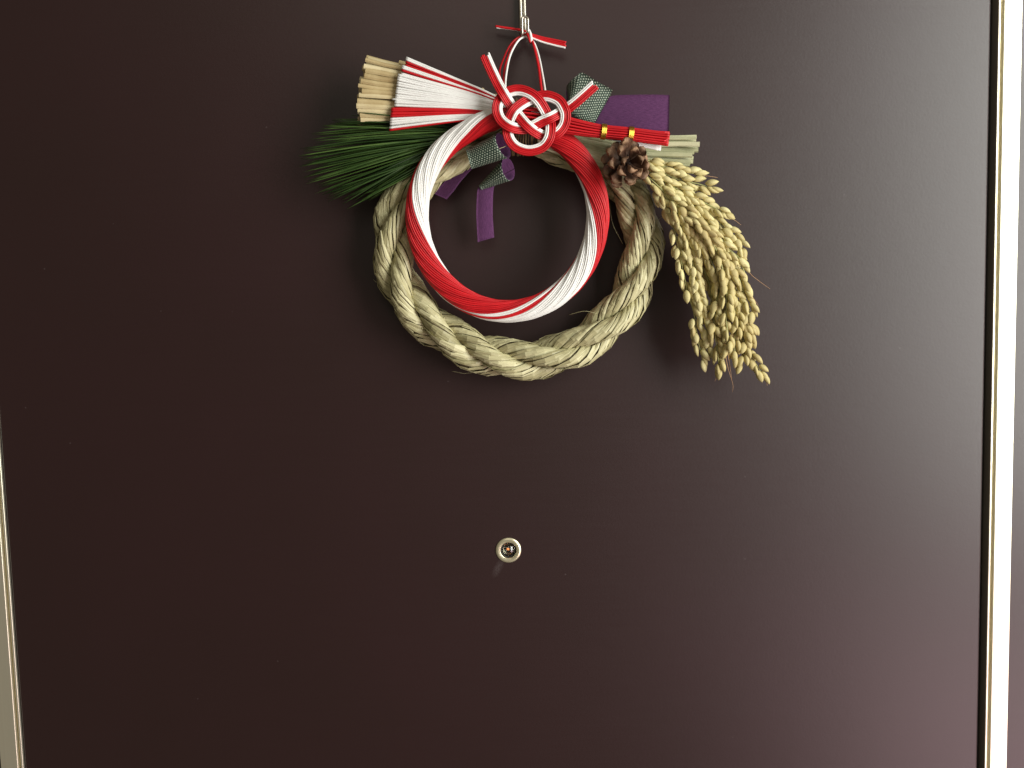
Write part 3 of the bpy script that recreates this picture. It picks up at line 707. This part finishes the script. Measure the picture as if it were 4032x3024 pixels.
# --- ears of rice
rice = part('rice_ears', 'drooping golden ears of rice at the right')
def grain_mesh():
    nu, nv = 8, 8; v = [(-.5, 0, 0)]; 
    for i in range(1, nu):
        t = i / nu; x = -.5 + t; r = .238 * (math.sin(math.pi * t ** .92) ** .66)
        for k in range(nv):
            a = 2 * math.pi * k / nv; rr = r * (1 + .13 * math.cos(3 * a)); v.append((x, rr * math.cos(a), rr * .72 * math.sin(a) + .03 * math.sin(math.pi * t)))
    v.append((.53, 0, 0)); f = []
    for k in range(nv): f.append((0, 1 + (k + 1) % nv, 1 + k))
    for i in range(nu - 2):
        for k in range(nv): p = 1 + i * nv; f.append((p + k, p + (k + 1) % nv, p + nv + (k + 1) % nv, p + nv + k))
    p = 1 + (nu - 2) * nv
    for k in range(nv): f.append((p + k, p + (k + 1) % nv, len(v) - 1))
    me = bpy.data.meshes.new('grain'); me.from_pydata(v, [], f); me.materials.append(M_grain)
    me.polygons.foreach_set('use_smooth', [True] * len(me.polygons)); me.update(); return me
gm = grain_mesh()
c6 = lambda x, y: (2500 + x / 1.6583, 550 + y / 1.6583)
br = [  # (depth at start, depth at end, points)
 (.046, .042, [(70, 130), (150, 165), (240, 190), (330, 215), (420, 222)]),
 (.045, .044, [(70, 150), (180, 215), (300, 265), (420, 290), (510, 322)]),
 (.050, .046, [(60, 180), (200, 280), (330, 350), (450, 410), (540, 455), (598, 492)]),
 (.054, .056, [(60, 220), (150, 300), (230, 380), (300, 450), (380, 530)]),
 (.046, .046, [(200, 260), (350, 380), (470, 470), (560, 560), (640, 620), (700, 700), (712, 740)]),
 (.050, .048, [(200, 320), (330, 440), (430, 540), (520, 640), (620, 720), (705, 790)]),
 (.046, .044, [(300, 380), (450, 520), (570, 650), (650, 760), (710, 850), (742, 980)]),
 (.050, .034, [(130, 330), (220, 470), (265, 620), (295, 760), (320, 880), (345, 1000), (385, 1130), (405, 1270), (425, 1370), (450, 1450)]),
 (.054, .038, [(150, 300), (250, 450), (330, 620), (375, 780), (400, 930), (435, 1080), (485, 1160)]),
 (.048, .036, [(200, 420), (300, 580), (360, 740), (395, 900), (430, 1060), (455, 1190), (480, 1280), (495, 1370)]),
 (.056, .046, [(250, 430), (350, 580), (420, 700), (430, 820)]),
 (.050, .040, [(330, 520), (430, 660), (500, 800), (545, 940), (530, 1080), (515, 1200), (530, 1320), (545, 1410), (545, 1500)]),
 (.056, .048, [(300, 420), (420, 560), (510, 680), (560, 800), (590, 920), (600, 1040), (595, 1180), (610, 1290), (585, 1370)]),
 (.052, .044, [(400, 560), (510, 690), (590, 800), (630, 920), (650, 1060), (670, 1180), (650, 1300), (655, 1430)]),
 (.050, .044, [(480, 640), (600, 790), (680, 910), (715, 1020), (750, 1110), (735, 1170), (770, 1225)]),
 (.048, .040, [(420, 700), (560, 860), (640, 1000), (690, 1130), (715, 1260), (712, 1390), (685, 1480)]),
 (.046, .038, [(520, 820), (640, 980), (700, 1120), (735, 1260), (760, 1400), (800, 1480), (845, 1545)]),
 (.044, .036, [(300, 600), (400, 760), (470, 900), (500, 1020), (485, 1140), (560, 1290), (560, 1400)]),
 (.036, .034, [(120, 200), (260, 360), (380, 520), (480, 660), (560, 800)]),
 (.034, .030, [(150, 280), (260, 440), (350, 600), (400, 760), (440, 900)]),
 (.036, .030, [(260, 300), (400, 440), (520, 580), (600, 720), (650, 860), (690, 960)]),
 (.034, .028, [(380, 640), (460, 820), (520, 1000), (540, 1160), (580, 1300)]),
 (.042, .036, [(360, 620), (480, 780), (560, 940), (600, 1100), (640, 1220), (700, 1320)]),
]
cnt = 0; back = MB()
gv = np.array([v.co[:] for v in gm.vertices]); gf = [tuple(p.vertices) for p in gm.polygons]
order = [2, 3, 4, 5, 6, 7, 8, 9, 0, 1, 10, 11, 12, 13, 14, 15, 16, 17, 18, 19, 20, 21, 22]
for bi in order:
    d0, d1, pts = br[bi]; n = 60
    q = cr([(*c6(x, y), d0 + (d1 - d0) * k / (len(pts) - 1)) for k, (x, y) in enumerate(pts)], n)
    w = to_world(q); s = np.r_[0, np.cumsum(np.linalg.norm(np.diff(w, axis=0), axis=1))]; T = tangents(w)
    MB().tube(w[::3], .00045, 5).build('stem', M_rachis, rice, origin=WO)
    pos = random.uniform(.001, .004); side = 1
    while pos < s[-1]:
        p = np.array([np.interp(pos, s, w[:, k]) for k in range(3)]); t = unit(np.array([np.interp(pos, s, T[:, k]) for k in range(3)]))
        lat = unit(np.cross(t, FRONT)); last = pos > s[-1] - .006
        roll_a = side * random.uniform(.5, 1.25) + (0 if random.random() < .6 else math.pi)
        off = lat * math.sin(roll_a) * .0030 + FRONT * math.cos(roll_a) * .0022
        if last: off *= .2
        sp_a = random.uniform(.12, .42)
        dirv = unit(t + unit(off) * math.tan(sp_a) * (0.2 if last else 1) + rng.normal(0, .06, 3))
        ln = random.uniform(.0108, .0130); c = p + off + dirv * ln * .3
        z = unit(off + rng.normal(0, .0012, 3)); z = unit(z - dirv * np.dot(z, dirv)); y = np.cross(z, dirv)
        wd = ln * random.uniform(1.0, 1.2)
        m = Matrix(((*(dirv * ln),), (*(y * wd),), (*(z * wd),))).transposed().to_4x4()
        if cnt < 300:
            m.translation = Vector((c - np.array(WO)).tolist()); link('grain', gm, rice, m); cnt += 1
        else:
            A = np.stack([dirv * ln, y * wd, z * wd], 0); back.add(gv @ A + c, gf)
        # pedicel
        side = -side; pos += random.uniform(.0027, .0038)
if back.n:
    o = back.build('more_grains', M_grain, rice, origin=WO); o['kind'] = 'stuff'
print('grains', cnt, len(back.f) // len(gf))
awns = [[(430, 235, .042), (480, 238, .040), (540, 247, .036)], [(600, 500, .046), (650, 525, .044), (692, 557, .042)], [(712, 790, .045), (750, 870, .040), (800, 915, .036), (882, 975, .030)],
        [(742, 985, .044), (770, 1030, .040), (806, 1082, .036)], [(720, 730, .045), (728, 750, .044), (736, 768, .042)], [(545, 1510, .040), (535, 1545, .038), (522, 1578, .036)],
        [(590, 1400, .046), (610, 1500, .042), (640, 1600, .038), (636, 1648, .036)], [(605, 1390, .046), (620, 1480, .042), (632, 1562, .040)], [(770, 1255, .042), (771, 1280, .041), (768, 1300, .040)], [(852, 1555, .038), (858, 1580, .036), (864, 1606, .034)]]
for a in awns:
    q = cr([(*c6(x, y), d) for x, y, d in a], 14); MB().tube(to_world(q), np.linspace(.00030, .00014, 14), 5).build('awn', M_awn, rice, origin=WO)
